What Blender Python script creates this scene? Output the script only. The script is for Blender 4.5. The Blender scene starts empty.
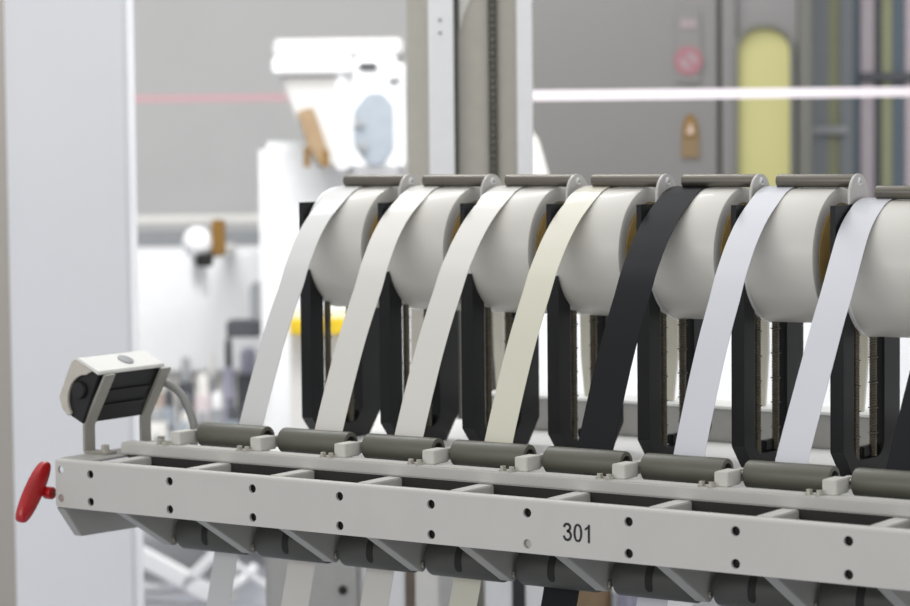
import bpy, bmesh, math, random
from mathutils import Vector, Matrix
random.seed(7)
SC = bpy.context.scene
COL = SC.collection

# ------------------------------------------------------------------ camera, world, lamps, exposure
H = 0.95                                   # height of the roller rail above the hall floor
CAM = Vector((3.0532156, -3.5855028, 0.6386688 + H))
RIGHT = Vector((0.8315817, 0.5553093, -0.0101670))
DOWN = Vector((0.0277491, -0.0598234, -0.9978232))
FWD = Vector((-0.5547087, 0.8294894, -0.0651573))
cd = bpy.data.cameras.new('camera')
cd.sensor_width = 36.0
cd.lens = 2484.578 * 36.0 / 910.0
cd.clip_end = 100
cd.dof.use_dof = True
cd.dof.focus_distance = 4.46
cd.dof.aperture_fstop = 3.2
cam = bpy.data.objects.new('camera', cd)
COL.objects.link(cam)
m3 = Matrix((RIGHT, -DOWN, -FWD)).transposed()
cam.matrix_world = Matrix.Translation(CAM) @ m3.to_4x4()
SC.camera = cam

w = bpy.data.worlds.new('hall_light')
SC.world = w
w.use_nodes = True
w.node_tree.nodes['Background'].inputs[0].default_value = (0.97, 0.985, 1.0, 1)
w.node_tree.nodes['Background'].inputs[1].default_value = 0.66

YAW = math.atan2(0.5547087, 0.8294894)
UX = Vector((math.cos(YAW), math.sin(YAW), 0))
VX = Vector((-math.sin(YAW), math.cos(YAW), 0))


def W(u, v, z):
    """Hall frame: u to the right and v deep along the hall's long axis, z above the floor."""
    return Vector((CAM.x, CAM.y, 0)) + UX * u + VX * v + Vector((0, 0, z))


def area_lamp(name, pos, target, sx, sy, power, col=(1, 1, 1)):
    d = bpy.data.lights.new(name, 'AREA')
    d.shape = 'RECTANGLE'
    d.size, d.size_y, d.energy, d.color = sx, sy, power, col
    o = bpy.data.objects.new(name, d)
    COL.objects.link(o)
    o.location = pos
    o.rotation_euler = (Vector(target) - Vector(pos)).to_track_quat('-Z', 'Y').to_euler()
    return o


area_lamp('hall_fill_lamp', (0.6, 0.4, H + 3.2), (0.6, 0.4, H), 5.0, 3.6, 42, (1.0, 0.985, 0.96))
area_lamp('hall_fill_lamp', (0.2, -5.6, H + 1.5), (0.7, 0.4, H + 0.1), 4.5, 1.6, 66, (1.0, 0.99, 0.975))  # unseen broad fill added on the camera side to even out the reels
area_lamp('hall_fill_lamp', W(-0.9, 7.4, 4.4), W(-0.8, 9.8, 0.9), 2.4, 1.4, 170, (0.98, 0.99, 1.0))  # unseen fill added to whiten the counter and left background
area_lamp('hall_fill_lamp', W(0.5, 7.0, 2.9), W(0.6, 8.2, 0.8), 2.0, 0.5, 44, (0.99, 0.99, 1.0))  # unseen fill added to brighten the white housing behind the creel

vs = SC.view_settings
vs.view_transform = 'Standard'
vs.look = 'None'
vs.exposure = 0.0
vs.gamma = 1.0
vs.use_curve_mapping = False

# ------------------------------------------------------------------ materials


def lin(c):
    return tuple((x / 12.92 if x <= 0.04045 else ((x + 0.055) / 1.055) ** 2.4) for x in (v / 255 for v in c))


def mat(name, rgb, rough=0.5, metal=0.0, var=0.04, scale=30.0, bump=0.0, bscale=300.0, coat=0.0, trans=0.0, emit=None, estr=0.0, stretch=None, spec=0.5):
    m = bpy.data.materials.new(name)
    m.use_nodes = True
    nt = m.node_tree
    b = nt.nodes['Principled BSDF']
    b.inputs['Roughness'].default_value = rough
    b.inputs['Metallic'].default_value = metal
    b.inputs['Specular IOR Level'].default_value = spec
    b.inputs['Coat Weight'].default_value = coat
    b.inputs['Transmission Weight'].default_value = trans
    tc = nt.nodes.new('ShaderNodeTexCoord')
    mp = nt.nodes.new('ShaderNodeMapping')
    if stretch:
        mp.inputs['Scale'].default_value = stretch
    nt.links.new(tc.outputs['Object'], mp.inputs['Vector'])
    n = nt.nodes.new('ShaderNodeTexNoise')
    n.inputs['Scale'].default_value = scale
    n.inputs['Detail'].default_value = 4
    nt.links.new(mp.outputs['Vector'], n.inputs['Vector'])
    r = nt.nodes.new('ShaderNodeMapRange')
    r.inputs['From Min'].default_value, r.inputs['From Max'].default_value = 0.3, 0.7
    r.inputs['To Min'].default_value, r.inputs['To Max'].default_value = 1 - var, 1 + var
    nt.links.new(n.outputs['Fac'], r.inputs['Value'])
    mx = nt.nodes.new('ShaderNodeVectorMath')
    mx.operation = 'SCALE'
    c = lin(rgb)
    mx.inputs[0].default_value = c
    nt.links.new(r.outputs['Result'], mx.inputs['Scale'])
    nt.links.new(mx.outputs['Vector'], b.inputs['Base Color'])
    if bump:
        n2 = nt.nodes.new('ShaderNodeTexNoise')
        n2.inputs['Scale'].default_value = bscale
        nt.links.new(mp.outputs['Vector'], n2.inputs['Vector'])
        bp = nt.nodes.new('ShaderNodeBump')
        bp.inputs['Strength'].default_value = bump
        bp.inputs['Distance'].default_value = 0.002
        nt.links.new(n2.outputs['Fac'], bp.inputs['Height'])
        nt.links.new(bp.outputs['Normal'], b.inputs['Normal'])
    if emit:
        b.inputs['Emission Color'].default_value = (*lin(emit), 1)
        b.inputs['Emission Strength'].default_value = estr
    return m


M = dict(
    paint=mat('light_grey_paint', (196, 194, 189), 0.45, var=0.025, scale=9, bump=0.06, bscale=500),
    paint_arm=mat('grey_paint', (168, 167, 162), 0.5, var=0.03, scale=14),
    block=mat('pale_block', (205, 203, 196), 0.5),
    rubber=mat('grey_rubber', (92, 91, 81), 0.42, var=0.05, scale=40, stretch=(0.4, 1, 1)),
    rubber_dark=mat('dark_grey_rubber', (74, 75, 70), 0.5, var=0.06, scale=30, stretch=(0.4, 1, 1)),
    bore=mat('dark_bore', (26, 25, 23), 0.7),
    black=mat('black_plate', (22, 23, 25), 0.45, var=0.15, scale=14, spec=0.3),
    steel=mat('worn_steel', (128, 122, 108), 0.35, 0.85, var=0.12, scale=60),
    rodm=mat('brushed_steel_rod', (116, 112, 104), 0.36, 0.8, var=0.08, scale=25, stretch=(0.15, 1, 1)),
    brkt=mat('bracket_plate', (196, 193, 190), 0.45, 0.25, var=0.03),
    bolt=mat('bolt_metal', (190, 186, 176), 0.35, 0.7),
    reel=mat('cream_tape_roll', (210, 207, 200), 0.42, var=0.015, scale=6, bump=0.05, bscale=30, coat=0.12),
    rim=mat('glossy_clear_rim', (228, 229, 228), 0.18, var=0.02, coat=0.5),
    core=mat('cardboard_core', (206, 172, 104), 0.8, var=0.12, scale=20),
    deck=mat('white_deck', (242, 242, 240), 0.4, var=0.02),
    bed=mat('grey_bed', (172, 171, 168), 0.5, var=0.03),
    beige=mat('beige_plate', (204, 200, 186), 0.5, var=0.03),
    red=mat('red_plastic', (170, 22, 26), 0.32, var=0.12, scale=25, coat=0.2),
    shell=mat('sensor_shell', (226, 225, 220), 0.38, var=0.03),
    shellside=mat('sensor_cheek', (196, 190, 178), 0.45, var=0.06),
    sblack=mat('sensor_black', (20, 20, 21), 0.5, var=0.1),
    yoke=mat('yoke_grey', (160, 157, 148), 0.45, 0.2, var=0.04),
    cable=mat('grey_cable', (142, 142, 140), 0.5),
    guard=mat('dark_opening_shade', (40, 37, 35), 0.7, var=0.2, scale=10),  # shade colour for the sheets below the crossbar openings
    ink=mat('black_ink', (22, 22, 26), 0.6),
    cab=mat('white_cabinet', (236, 237, 240), 0.45, var=0.012, scale=3),
    wallgrey=mat('grey_wall', (206, 205, 202), 0.7, var=0.02, scale=2),
    wallbrown=mat('taupe_panel', (166, 160, 152), 0.7, var=0.02, scale=2),
    enclosure=mat('enclosure_grey', (101, 99, 97), 0.55, var=0.02, scale=2),
    encl2=mat('enclosure_pale', (108, 106, 105), 0.55, var=0.02, scale=2),
    seal=mat('dark_seal', (88, 88, 82), 0.6),
    floor=mat('hall_floor', (166, 168, 176), 0.35, var=0.04, scale=3),
    white=mat('white_machine', (236, 236, 236), 0.4, var=0.015),
    offwhite=mat('offwhite_machine', (226, 224, 218), 0.45, var=0.02),
    pinktape=mat('pink_barrier_tape', (214, 172, 176), 0.6, var=0.05),
    whitetape=mat('white_barrier_tape', (214, 206, 210), 0.5, var=0.02),
    gold=mat('brass', (140, 106, 52), 0.4, 0.3, var=0.1),
    tan=mat('tan_wood', (152, 128, 98), 0.6, var=0.1),
    chute=mat('pale_chute', (206, 204, 201), 0.5, var=0.02),
    bluegrey=mat('blue_grey_grille', (150, 158, 166), 0.5, var=0.05),
    midgrey=mat('mid_grey', (150, 152, 154), 0.5, var=0.05),
    darkgrey=mat('dark_grey', (74, 76, 80), 0.5, var=0.08),
    brown=mat('brown_bar', (168, 152, 140), 0.55, var=0.08),
    violet=mat('violet_grey', (168, 166, 184), 0.5, var=0.05),
    pinkish=mat('pinkish_grey', (212, 200, 202), 0.5, var=0.05),
    yellow=mat('yellow_plastic', (226, 192, 40), 0.5, var=0.05),
    pane=mat('lit_yellow_pane', (156, 152, 104), 0.3, var=0.03, scale=3, emit=(214, 206, 128), estr=0.04),
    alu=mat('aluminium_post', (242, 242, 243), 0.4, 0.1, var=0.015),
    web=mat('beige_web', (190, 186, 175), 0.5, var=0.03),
    chain=mat('dark_chain', (112, 108, 98), 0.5, 0.4, var=0.2, scale=80),
    glassgrey=mat('grey_glass', (124, 128, 130), 0.15, var=0.03, coat=0.3),
    glassgreen=mat('olive_glass', (140, 142, 110), 0.2, var=0.03, coat=0.3),
    glassblue=mat('blue_glass', (86, 98, 108), 0.15, var=0.04, coat=0.3),
    palepink=mat('pale_pink_panel', (172, 162, 166), 0.4, var=0.03),
    signpink=mat('faded_red_print', (126, 84, 90), 0.6),
    signpale=mat('pale_print', (124, 112, 114), 0.6),
    signyellow=mat('warning_yellow', (104, 76, 18), 0.6),
    signtan=mat('warning_tan', (104, 86, 58), 0.6),
)
BANDM = {
    'cool': mat('cool_white_tape', (205, 205, 203), 0.42, var=0.012, scale=5, coat=0.1),
    'warm': mat('warm_white_tape', (212, 209, 202), 0.42, var=0.012, scale=5, coat=0.1),
    'cream': mat('cream_tape', (210, 207, 190), 0.42, var=0.012, scale=5, coat=0.1),
    'black': mat('black_tape', (20, 21, 25), 0.6, var=0.05, scale=5, spec=0.22),
    'blue': mat('bluish_white_tape', (206, 207, 213), 0.4, var=0.012, scale=5, coat=0.1),
}

# ------------------------------------------------------------------ mesh helpers


def drift(z, top):
    """how far the tapes wander sideways on their way down below the guide rollers"""
    if z > 0.05:
        t = min(1.0, max(0.0, (z - 0.34) / 0.16))
        return top * t * t * (3 - 2 * t)
    t = min(1.0, (0.05 - z) / 0.22)
    return -0.086 * t * t * (3 - 2 * t) - 0.19 * max(0.0, -0.18 - z)


class MB:
    """collects shapes; coordinates are in the machine frame (z from the rail) unless moved"""

    def __init__(s):
        s.bm = bmesh.new()

    def box(s, x0, x1, y0, y1, z0, z1, bev=0.0, seg=2):
        r = bmesh.ops.create_cube(s.bm, size=1)
        vs_ = r['verts']
        for v in vs_:
            v.co = Vector(((x0 + x1) / 2 + v.co.x * (x1 - x0), (y0 + y1) / 2 + v.co.y * (y1 - y0), (z0 + z1) / 2 + v.co.z * (z1 - z0)))
        if bev:
            es = list({e for v in vs_ for e in v.link_edges})
            bmesh.ops.bevel(s.bm, geom=es, offset=bev, segments=seg, affect='EDGES', clamp_overlap=True)
        return s

    def obox(s, o, ax, ay, az, bev=0.0):
        """box from corner o along three edge vectors"""
        r = bmesh.ops.create_cube(s.bm, size=1)
        o, ax, ay, az = map(Vector, (o, ax, ay, az))
        vs_ = r['verts']
        for v in vs_:
            c = v.co + Vector((.5, .5, .5))
            v.co = o + ax * c.x + ay * c.y + az * c.z
        if ax.cross(ay).dot(az) < 0:
            bmesh.ops.reverse_faces(s.bm, faces=list({f for v in vs_ for f in v.link_faces}))
        if bev:
            es = list({e for v in vs_ for e in v.link_edges})
            bmesh.ops.bevel(s.bm, geom=es, offset=bev, segments=2, affect='EDGES', clamp_overlap=True)
        return s

    def prism(s, pts, d, bev=0.0):
        """polygon (3-D points, planar) pushed along vector d"""
        d = Vector(d)
        a = [s.bm.verts.new(Vector(p)) for p in pts]
        b = [s.bm.verts.new(Vector(p) + d) for p in pts]
        f = [s.bm.faces.new(a), s.bm.faces.new(b[::-1])]
        n = len(a)
        for i in range(n):
            f.append(s.bm.faces.new((a[i], b[i], b[(i + 1) % n], a[(i + 1) % n])))
        bmesh.ops.recalc_face_normals(s.bm, faces=f)
        if bev:
            es = [e for e in {e for v in a + b for e in v.link_edges} if len(e.link_faces) == 2 and e.calc_face_angle(0) > 0.5]
            bmesh.ops.bevel(s.bm, geom=es, offset=bev, segments=2, affect='EDGES', clamp_overlap=True)
        return s

    def lathe(s, prof, o, axis='X', n=48, closed=False):
        """prof: (along, radius) pairs spun about the axis through o"""
        o = Vector(o)
        e = {'X': (Vector((1, 0, 0)), Vector((0, 1, 0)), Vector((0, 0, 1))),
             'Y': (Vector((0, 1, 0)), Vector((0, 0, 1)), Vector((1, 0, 0))),
             'Z': (Vector((0, 0, 1)), Vector((1, 0, 0)), Vector((0, 1, 0)))}
        A, Bv, Cv = e[axis] if isinstance(axis, str) else axis
        rings = []
        for t, r in prof:
            if r < 1e-6:
                rings.append([s.bm.verts.new(o + A * t)])
            else:
                rings.append([s.bm.verts.new(o + A * t + (Bv * math.cos(2 * math.pi * i / n) + Cv * math.sin(2 * math.pi * i / n)) * r) for i in range(n)])
        fs = []
        pairs = list(zip(rings, rings[1:]))
        if closed:
            pairs.append((rings[-1], rings[0]))
        for a, b in pairs:
            for i in range(n):
                j = (i + 1) % n
                if len(a) == 1 and len(b) == 1:
                    continue
                if len(a) == 1:
                    fs.append(s.bm.faces.new((a[0], b[j], b[i])))
                elif len(b) == 1:
                    fs.append(s.bm.faces.new((a[i], a[j], b[0])))
                else:
                    fs.append(s.bm.faces.new((a[i], a[j], b[j], b[i])))
        bmesh.ops.recalc_face_normals(s.bm, faces=fs)
        return s

    def cyl(s, o, length, r, axis='X', n=32, bev=0.0):
        b = min(bev, r * .5)
        if b:
            pr = [(0, 0), (0, r - b), (b * .3, r - b * .3), (b, r), (length - b, r), (length - b * .3, r - b * .3), (length, r - b), (length, 0)]
        else:
            pr = [(0, 0), (0, r), (length, r), (length, 0)]
        return s.lathe(pr, o, axis, n)

    def tube(s, pts, r, n=12):
        pts = [Vector(p) for p in pts]
        rings = []
        up = Vector((0.31, 0.2, 0.93))
        for i, p in enumerate(pts):
            t = (pts[min(i + 1, len(pts) - 1)] - pts[max(i - 1, 0)]).normalized()
            a = t.cross(up).normalized()
            b = t.cross(a)
            rings.append([s.bm.verts.new(p + (a * math.cos(2 * math.pi * k / n) + b * math.sin(2 * math.pi * k / n)) * r) for k in range(n)])
        fs = []
        for a, b in zip(rings, rings[1:]):
            for i in range(n):
                j = (i + 1) % n
                fs.append(s.bm.faces.new((a[i], a[j], b[j], b[i])))
        fs.append(s.bm.faces.new(rings[0][::-1]))
        fs.append(s.bm.faces.new(rings[-1]))
        bmesh.ops.recalc_face_normals(s.bm, faces=fs)
        return s

    def ribbon(s, path, x0, x1, th=0.0012, top=-0.018):
        """strip along a (y, z) path with thickness, x0..x1 wide"""
        n = len(path)
        P = [Vector((0, y, z)) for y, z in path]
        up, lo = [], []
        for i in range(n):
            t = (P[min(i + 1, n - 1)] - P[max(i - 1, 0)]).normalized()
            nn = Vector((0, t.z, -t.y))
            up.append(P[i] + nn * th / 2)
            lo.append(P[i] - nn * th / 2)
        nx = 4
        dx = [drift(p.z, top) for p in P]
        G = [[[s.bm.verts.new((x0 + dx[i] + (x1 - x0) * k / nx, q[i].y, q[i].z)) for k in range(nx + 1)] for i in range(n)] for q in (up, lo)]
        fs = []
        for g in G:
            for i in range(n - 1):
                for k in range(nx):
                    fs.append(s.bm.faces.new((g[i][k], g[i][k + 1], g[i + 1][k + 1], g[i + 1][k])))
        U, L = G
        for i in range(n - 1):
            for k in (0, nx):
                fs.append(s.bm.faces.new((U[i][k], U[i + 1][k], L[i + 1][k], L[i][k])))
        for i in (0, n - 1):
            for k in range(nx):
                fs.append(s.bm.faces.new((U[i][k], U[i][k + 1], L[i][k + 1], L[i][k])))
        bmesh.ops.recalc_face_normals(s.bm, faces=fs)
        return s

    def hexbolt(s, o, r, h, axis='Z'):
        s.lathe([(0, 0), (0, r * 1.35), (h * .18, r * 1.35), (h * .18, r)], o, axis, 20)
        o2 = Vector(o) + {'X': Vector((1, 0, 0)), 'Y': Vector((0, 1, 0)), 'Z': Vector((0, 0, 1))}[axis] * h * .18
        s.lathe([(0, r), (h * .8, r), (h * .82, r * .85), (h * .82, 0)], o2, axis, 6)
        return s


ROOT = {}


def obj(name, mb, m, parent=None, hall=False, smooth=True, ang=35):
    """one mesh object; machine-frame coordinates are lifted to the rail height, hall-frame ones turned"""
    me = bpy.data.meshes.new(name)
    for v in mb.bm.verts:
        v.co = W(v.co.x, v.co.y, v.co.z) if hall else v.co + Vector((0, 0, H))
    base = Vector((0, 0, 0))
    if parent is not None:
        base = ROOT[parent.name]
    else:
        n = max(1, len(mb.bm.verts))
        xs = [v.co.copy() for v in mb.bm.verts]
        base = Vector((sum(c.x for c in xs) / n, sum(c.y for c in xs) / n, min(c.z for c in xs)))
    for v in mb.bm.verts:
        v.co -= base
    mb.bm.to_mesh(me)
    mb.bm.free()
    if smooth:
        for p in me.polygons:
            p.use_smooth = True
        me.set_sharp_from_angle(angle=math.radians(ang))
    me.materials.append(m)
    o = bpy.data.objects.new(name, me)
    COL.objects.link(o)
    if parent is not None:
        o.parent = parent
    else:
        o.location = base
    ROOT[o.name] = base
    return o


def tag(o, label=None, cat=None, group=None, kind=None):
    if label:
        o['label'] = label
    if cat:
        o['category'] = cat
    if group:
        o['group'] = group
    if kind:
        o['kind'] = kind
    return o


def thing(name, loc, label, cat, group=None, hall=False):
    o = bpy.data.objects.new(name, None)
    o.empty_display_size = 0.05
    COL.objects.link(o)
    p = W(*loc) if hall else Vector(loc) + Vector((0, 0, H))
    o.location = p
    ROOT[o.name] = p
    return tag(o, label, cat, group)


def copy_tree(o, parent=None):
    c = o.copy()
    COL.objects.link(c)
    if parent is not None:
        c.parent = parent
    for ch in list(o.children):
        copy_tree(ch, c)
    return c


def struct(name, mb, m, hall=True):
    return tag(obj(name, mb, m, hall=hall), kind='structure')


def smooth_path(pts, n=8):
    out = []
    P = [pts[0]] + list(pts) + [pts[-1]]
    for i in range(1, len(P) - 2):
        p0, p1, p2, p3 = P[i - 1], P[i], P[i + 1], P[i + 2]
        for k in range(n):
            t = k / n
            out.append(tuple(0.5 * (2 * b + (c - a) * t + (2 * a - 5 * b + 4 * c - d) * t * t + (3 * b - a - 3 * c + d) * t ** 3) for a, b, c, d in zip(p0, p1, p2, p3)))
    out.append(pts[-1])
    return out


# ------------------------------------------------------------------ the hall shell
struct('floor', MB().box(-7, 7, 2.2, 14.6, -0.1, 0.0), M['floor'])
struct('wall_back', MB().box(-4.0, 0.28, 13.8, 14.0, 0.0, 4.2), M['wallgrey'])
wl = MB().box(-1.9, -1.20, 7.4, 7.5, 0.0, 3.0)
struct('wall_left', wl, M['wallbrown'])
# grey enclosure wall behind the right half of the creel
struct('wall_right', MB().box(0.26, 0.952, 9.0, 9.12, 0.0, 3.2).box(0.972, 1.02, 9.0, 9.12, 0.0, 3.2).box(0.94, 0.98, 9.05, 9.14, 0, 3.2), M['enclosure'])

# ------------------------------------------------------------------ roller rail (the numbered beam in front)
rail = thing('roller_rail', (0.6, 0.1, -0.09), 'long light grey steel roller rail numbered 301 across the foreground', 'machine rail')
X0, X1 = -0.291, 1.75
ZT, ZB = 0.0250, -0.0700


def rail_face():
    cu = bpy.data.curves.new('face', 'CURVE')
    cu.dimensions = '2D'
    cu.fill_mode = 'BOTH'
    cu.extrude = 0.003

    def poly(pts):
        sp = cu.splines.new('POLY')
        sp.points.add(len(pts) - 1)
        for p, q in zip(sp.points, pts):
            p.co = (q[0], q[1], 0, 1)
        sp.use_cyclic_u = True
    c = 0.004
    poly([(X0 + c, ZB), (X1, ZB), (X1, ZT - 0.006), (X0, ZT - 0.006), (X0, ZB + c)])
    holes = [(0.2 * k, 0.0) for k in range(-1, 9)] + [(0.2 * k, -0.0537) for k in range(-1, 9)] + [(-0.277, 0.004), (-0.277, -0.052)]
    for hx, hz in holes:
        r = 0.0082 if hx > -0.25 else 0.0075
        poly([(hx + r * math.cos(a * math.pi / 12), hz + r * math.sin(a * math.pi / 12)) for a in range(24)])
    o = bpy.data.objects.new('face_tmp', cu)
    COL.objects.link(o)
    dg = bpy.context.evaluated_depsgraph_get()
    me = bpy.data.meshes.new_from_object(o.evaluated_get(dg))
    mb = MB()
    mb.bm.from_mesh(me)
    bpy.data.objects.remove(o)
    bpy.data.curves.remove(cu)
    bpy.data.meshes.remove(me)
    for v in mb.bm.verts:
        x, y, z = v.co
        v.co = Vector((x, 0.003 - z, y))
    return mb


mb = rail_face()
# bent top lip, top flange, closed back and bottom
lip = [(0.006 - 0.006 * math.cos(a), ZT - 0.006 + 0.006 * math.sin(a)) for a in [i * math.pi / 16 for i in range(9)]]
prof = lip + [(0.0135, ZT), (0.0135, ZT - 0.004), (0.006, ZT - 0.006)]
mb.prism([(X0, y, z) for y, z in prof], (X1 - X0, 0, 0))
mb.box(X0 + 0.035, X1, 0.0115, 0.0135, ZB, ZT - 0.004)
mb.box(X0, X1, 0.006, 0.0135, ZB, ZB + 0.004)
obj('front_rail', mb, M['paint'], rail, ang=25)

# cross plates with slanting undersides (the arms that carry the lower rollers)
for k in range(9):
    x = -0.1715 + 0.2 * k
    obj('crossbar', MB().box(x, x + 0.031, 0.0138, 0.262, -0.03, 0.0255, 0.002), M['paint'], rail)
obj('opening_shade', MB().box(X0 + 0.022, X1, 0.0138, 0.150, -0.0335, -0.0303).box(X0 + 0.09, X1, 0.112, 0.150, -0.0303, 0.0256), M['guard'], rail)  # dark sheet and apron added to put shade into the crossbar openings
obj('hole_shade', MB().box(X0 + 0.04, X1, 0.0106, 0.0113, ZB + 0.0045, ZT - 0.0045), M['bore'], rail)  # black sheet added behind the face holes so they show dark
for k in range(9):
    x = -0.1700 + 0.2 * k
    P = [(0.0138, -0.0635), (0.1630, -0.1510), (0.1760, -0.1590), (0.1860, -0.1605), (0.1930, -0.1540), (0.205, -0.120), (0.205, -0.034), (0.0138, -0.034)]
    a = obj('lower_arm', MB().prism([(x, y, z) for y, z in P], (0.0265, 0, 0), 0.0015), M['paint_arm'], rail)
    obj('bolt', MB().hexbolt((x + 0.0266, 0.178, -0.146), 0.006, 0.006, 'X'), M['bolt'], a)
mb = MB()
mb.prism([(X0, y, z) for y, z in [(0.0, -0.0712), (0.0500, -0.1335), (0.30, -0.1410), (0.30, -0.025), (0.0138, -0.025), (0.0138, -0.0712)]], (0.021, 0, 0), 0.0015)
mb.box(X0, -0.205, 0.0138, 0.32, 0.0205, 0.0255, 0.001)
obj('end_plate', mb, M['paint_arm'], rail)
obj('rear_beam', MB().box(-0.221, X1, 0.112, 0.150, 0.0258, 0.0500, 0.003), M['paint'], rail)
# upper rollers and their blocks
blk = None
for k in range(-1, 8):
    x = 0.0925 + 0.2 * k
    b = obj('mounting_block', MB().box(x, x + 0.0265, 0.130, 0.178, 0.050, 0.0755, 0.0015).box(x + 0.009, x + 0.020, 0.178, 0.212, 0.052, 0.0735, 0.001), M['block'], rail)
    obj('bolt', MB().hexbolt((x - 0.019, 0.122, 0.050), 0.0058, 0.009), M['bolt'], b)
    obj('bolt', MB().hexbolt((x + 0.0, 0.1205, 0.050), 0.0055, 0.009), M['bolt'], b)
for k in range(9):
    x = -0.076 + 0.2 * k
    R, r, L = 0.0245, 0.0165, 0.161
    pr = [(0.002, R - .0005), (0.0, R - 0.003), (0.0, r), (0.03, r), (L - 0.03, r), (L, r), (L, R - 0.003), (L - 0.0008, R - .0008), (L - 0.003, R), (0.004, R)]
    ro = obj('guide_roller', MB().lathe(pr, (x, 0.195, 0.0655), 'X', 48, True), M['rubber'], rail)
    obj('bore', MB().cyl((x + 0.002, 0.195, 0.0655), L - 0.008, r - 0.0002, 'X', 32), M['bore'], ro)
    obj('axle', MB().cyl((x - 0.015, 0.195, 0.0655), L + 0.030, 0.005, 'X', 16), M['bolt'], ro)
# lower rollers with a thin dark strip wrapped over the front
for k in range(9):
    x = -0.134 + 0.2 * k
    R, L = 0.036, 0.158
    cy, cz = 0.206, -0.1325
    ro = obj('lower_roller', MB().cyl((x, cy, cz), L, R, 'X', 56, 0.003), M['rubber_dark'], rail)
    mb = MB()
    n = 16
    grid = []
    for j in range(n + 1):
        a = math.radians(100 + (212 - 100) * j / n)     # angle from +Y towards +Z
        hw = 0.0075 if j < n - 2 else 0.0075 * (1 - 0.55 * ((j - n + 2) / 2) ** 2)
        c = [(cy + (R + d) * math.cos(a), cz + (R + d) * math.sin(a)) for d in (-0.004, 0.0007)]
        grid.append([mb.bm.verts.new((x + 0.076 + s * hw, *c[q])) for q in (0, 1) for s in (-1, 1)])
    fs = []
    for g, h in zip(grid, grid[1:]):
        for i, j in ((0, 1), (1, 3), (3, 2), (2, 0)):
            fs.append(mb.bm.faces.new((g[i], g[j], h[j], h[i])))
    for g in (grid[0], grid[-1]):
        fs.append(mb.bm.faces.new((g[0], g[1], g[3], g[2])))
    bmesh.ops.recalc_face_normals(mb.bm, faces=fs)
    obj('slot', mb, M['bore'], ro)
    obj('axle', MB().cyl((x - 0.008, cy, cz), L + 0.016, 0.008, 'X', 16), M['bolt'], ro)
# see-through corner: two fixing bolts in the face
obj('bolt', MB().cyl((-0.277, 0.0015, -0.052), 0.009, 0.0068, 'Y', 16), M['bolt'], rail)
obj('bolt', MB().cyl((0.8, 0.0055, -0.0537), 0.005, 0.0078, 'Y', 16), M['bolt'], rail)
# the number


def glyph(mb, outer, inner=None, ox=0.0, oz=0.0):
    """a flat letter shape of an outline (x, z) with an optional matching inner outline, 0.3 mm thick"""
    def V(p, y):
        return mb.bm.verts.new((ox + p[0], y, oz + p[1]))
    fs = []
    if inner is None:
        a = [V(p, -0.0004) for p in outer]
        b = [V(p, 0.0001) for p in outer]
        fs = [mb.bm.faces.new(a), mb.bm.faces.new(b[::-1])]
        n = len(a)
        for i in range(n):
            fs.append(mb.bm.faces.new((a[i], b[i], b[(i + 1) % n], a[(i + 1) % n])))
    else:
        a, b, c, d = ([V(p, y) for p in q] for q, y in ((outer, -0.0004), (inner, -0.0004), (inner, 0.0001), (outer, 0.0001)))
        n = len(a)
        for i in range(n):
            j = (i + 1) % n
            for p, q in ((a, b), (b, c), (c, d), (d, a)):
                fs.append(mb.bm.faces.new((p[i], p[j], q[j], q[i])))
    bmesh.ops.recalc_face_normals(mb.bm, faces=fs)


mb = MB()
DW, DH = 0.0180, 0.0315
# 3: a stroked line through two bowls
cl = [(0.0, 0.0235), (0.0015, 0.0275), (0.0045, 0.0293), (0.0080, 0.0293), (0.0112, 0.0272), (0.0122, 0.0238), (0.0108, 0.0205), (0.0078, 0.0178), (0.0052, 0.0172)]
c2 = [(0.0052, 0.0172), (0.0082, 0.0170), (0.0118, 0.0150), (0.0134, 0.0108), (0.0126, 0.0064), (0.0098, 0.0032), (0.0062, 0.0022), (0.0026, 0.0034), (0.0004, 0.0066), (-0.0006, 0.0092)]
for line in (smooth_path(cl, 4), smooth_path(c2, 4)):
    L_, R_ = [], []
    for i, p in enumerate(line):
        q0, q1 = line[max(i - 1, 0)], line[min(i + 1, len(line) - 1)]
        tx, tz = q1[0] - q0[0], q1[1] - q0[1]
        ln = math.hypot(tx, tz)
        nx_, nz_ = -tz / ln, tx / ln
        L_.append((p[0] + nx_ * 0.0022, p[1] + nz_ * 0.0022))
        R_.append((p[0] - nx_ * 0.0022, p[1] - nz_ * 0.0022))
    for i in range(len(line) - 1):
        glyph(mb, [L_[i], L_[i + 1], R_[i + 1], R_[i]], None, 0.8740, -0.0425)
# 0
oc = [(0.0088 + 0.0088 * abs(math.cos(t)) ** 0.85 * (1 if math.cos(t) > 0 else -1), DH / 2 + (DH / 2) * math.sin(t)) for t in [2 * math.pi * i / 40 for i in range(40)]]
ic = [(0.0088 + 0.0044 * abs(math.cos(t)) ** 0.8 * (1 if math.cos(t) > 0 else -1), DH / 2 + (DH / 2 - 0.0040) * math.sin(t)) for t in [2 * math.pi * i / 40 for i in range(40)]]
glyph(mb, oc, ic, 0.8925, -0.0425)
# 1
glyph(mb, [(0.0068, 0), (0.0112, 0), (0.0112, DH), (0.0076, DH), (0.0062, 0.0283), (0.0036, 0.0262), (0.0010, 0.0250), (0.0010, 0.0208), (0.0042, 0.0222), (0.0068, 0.0240)], None, 0.9140, -0.0425)
tag(obj('number', mb, M['ink'], rail, smooth=False), 'black printed number 301')
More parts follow.
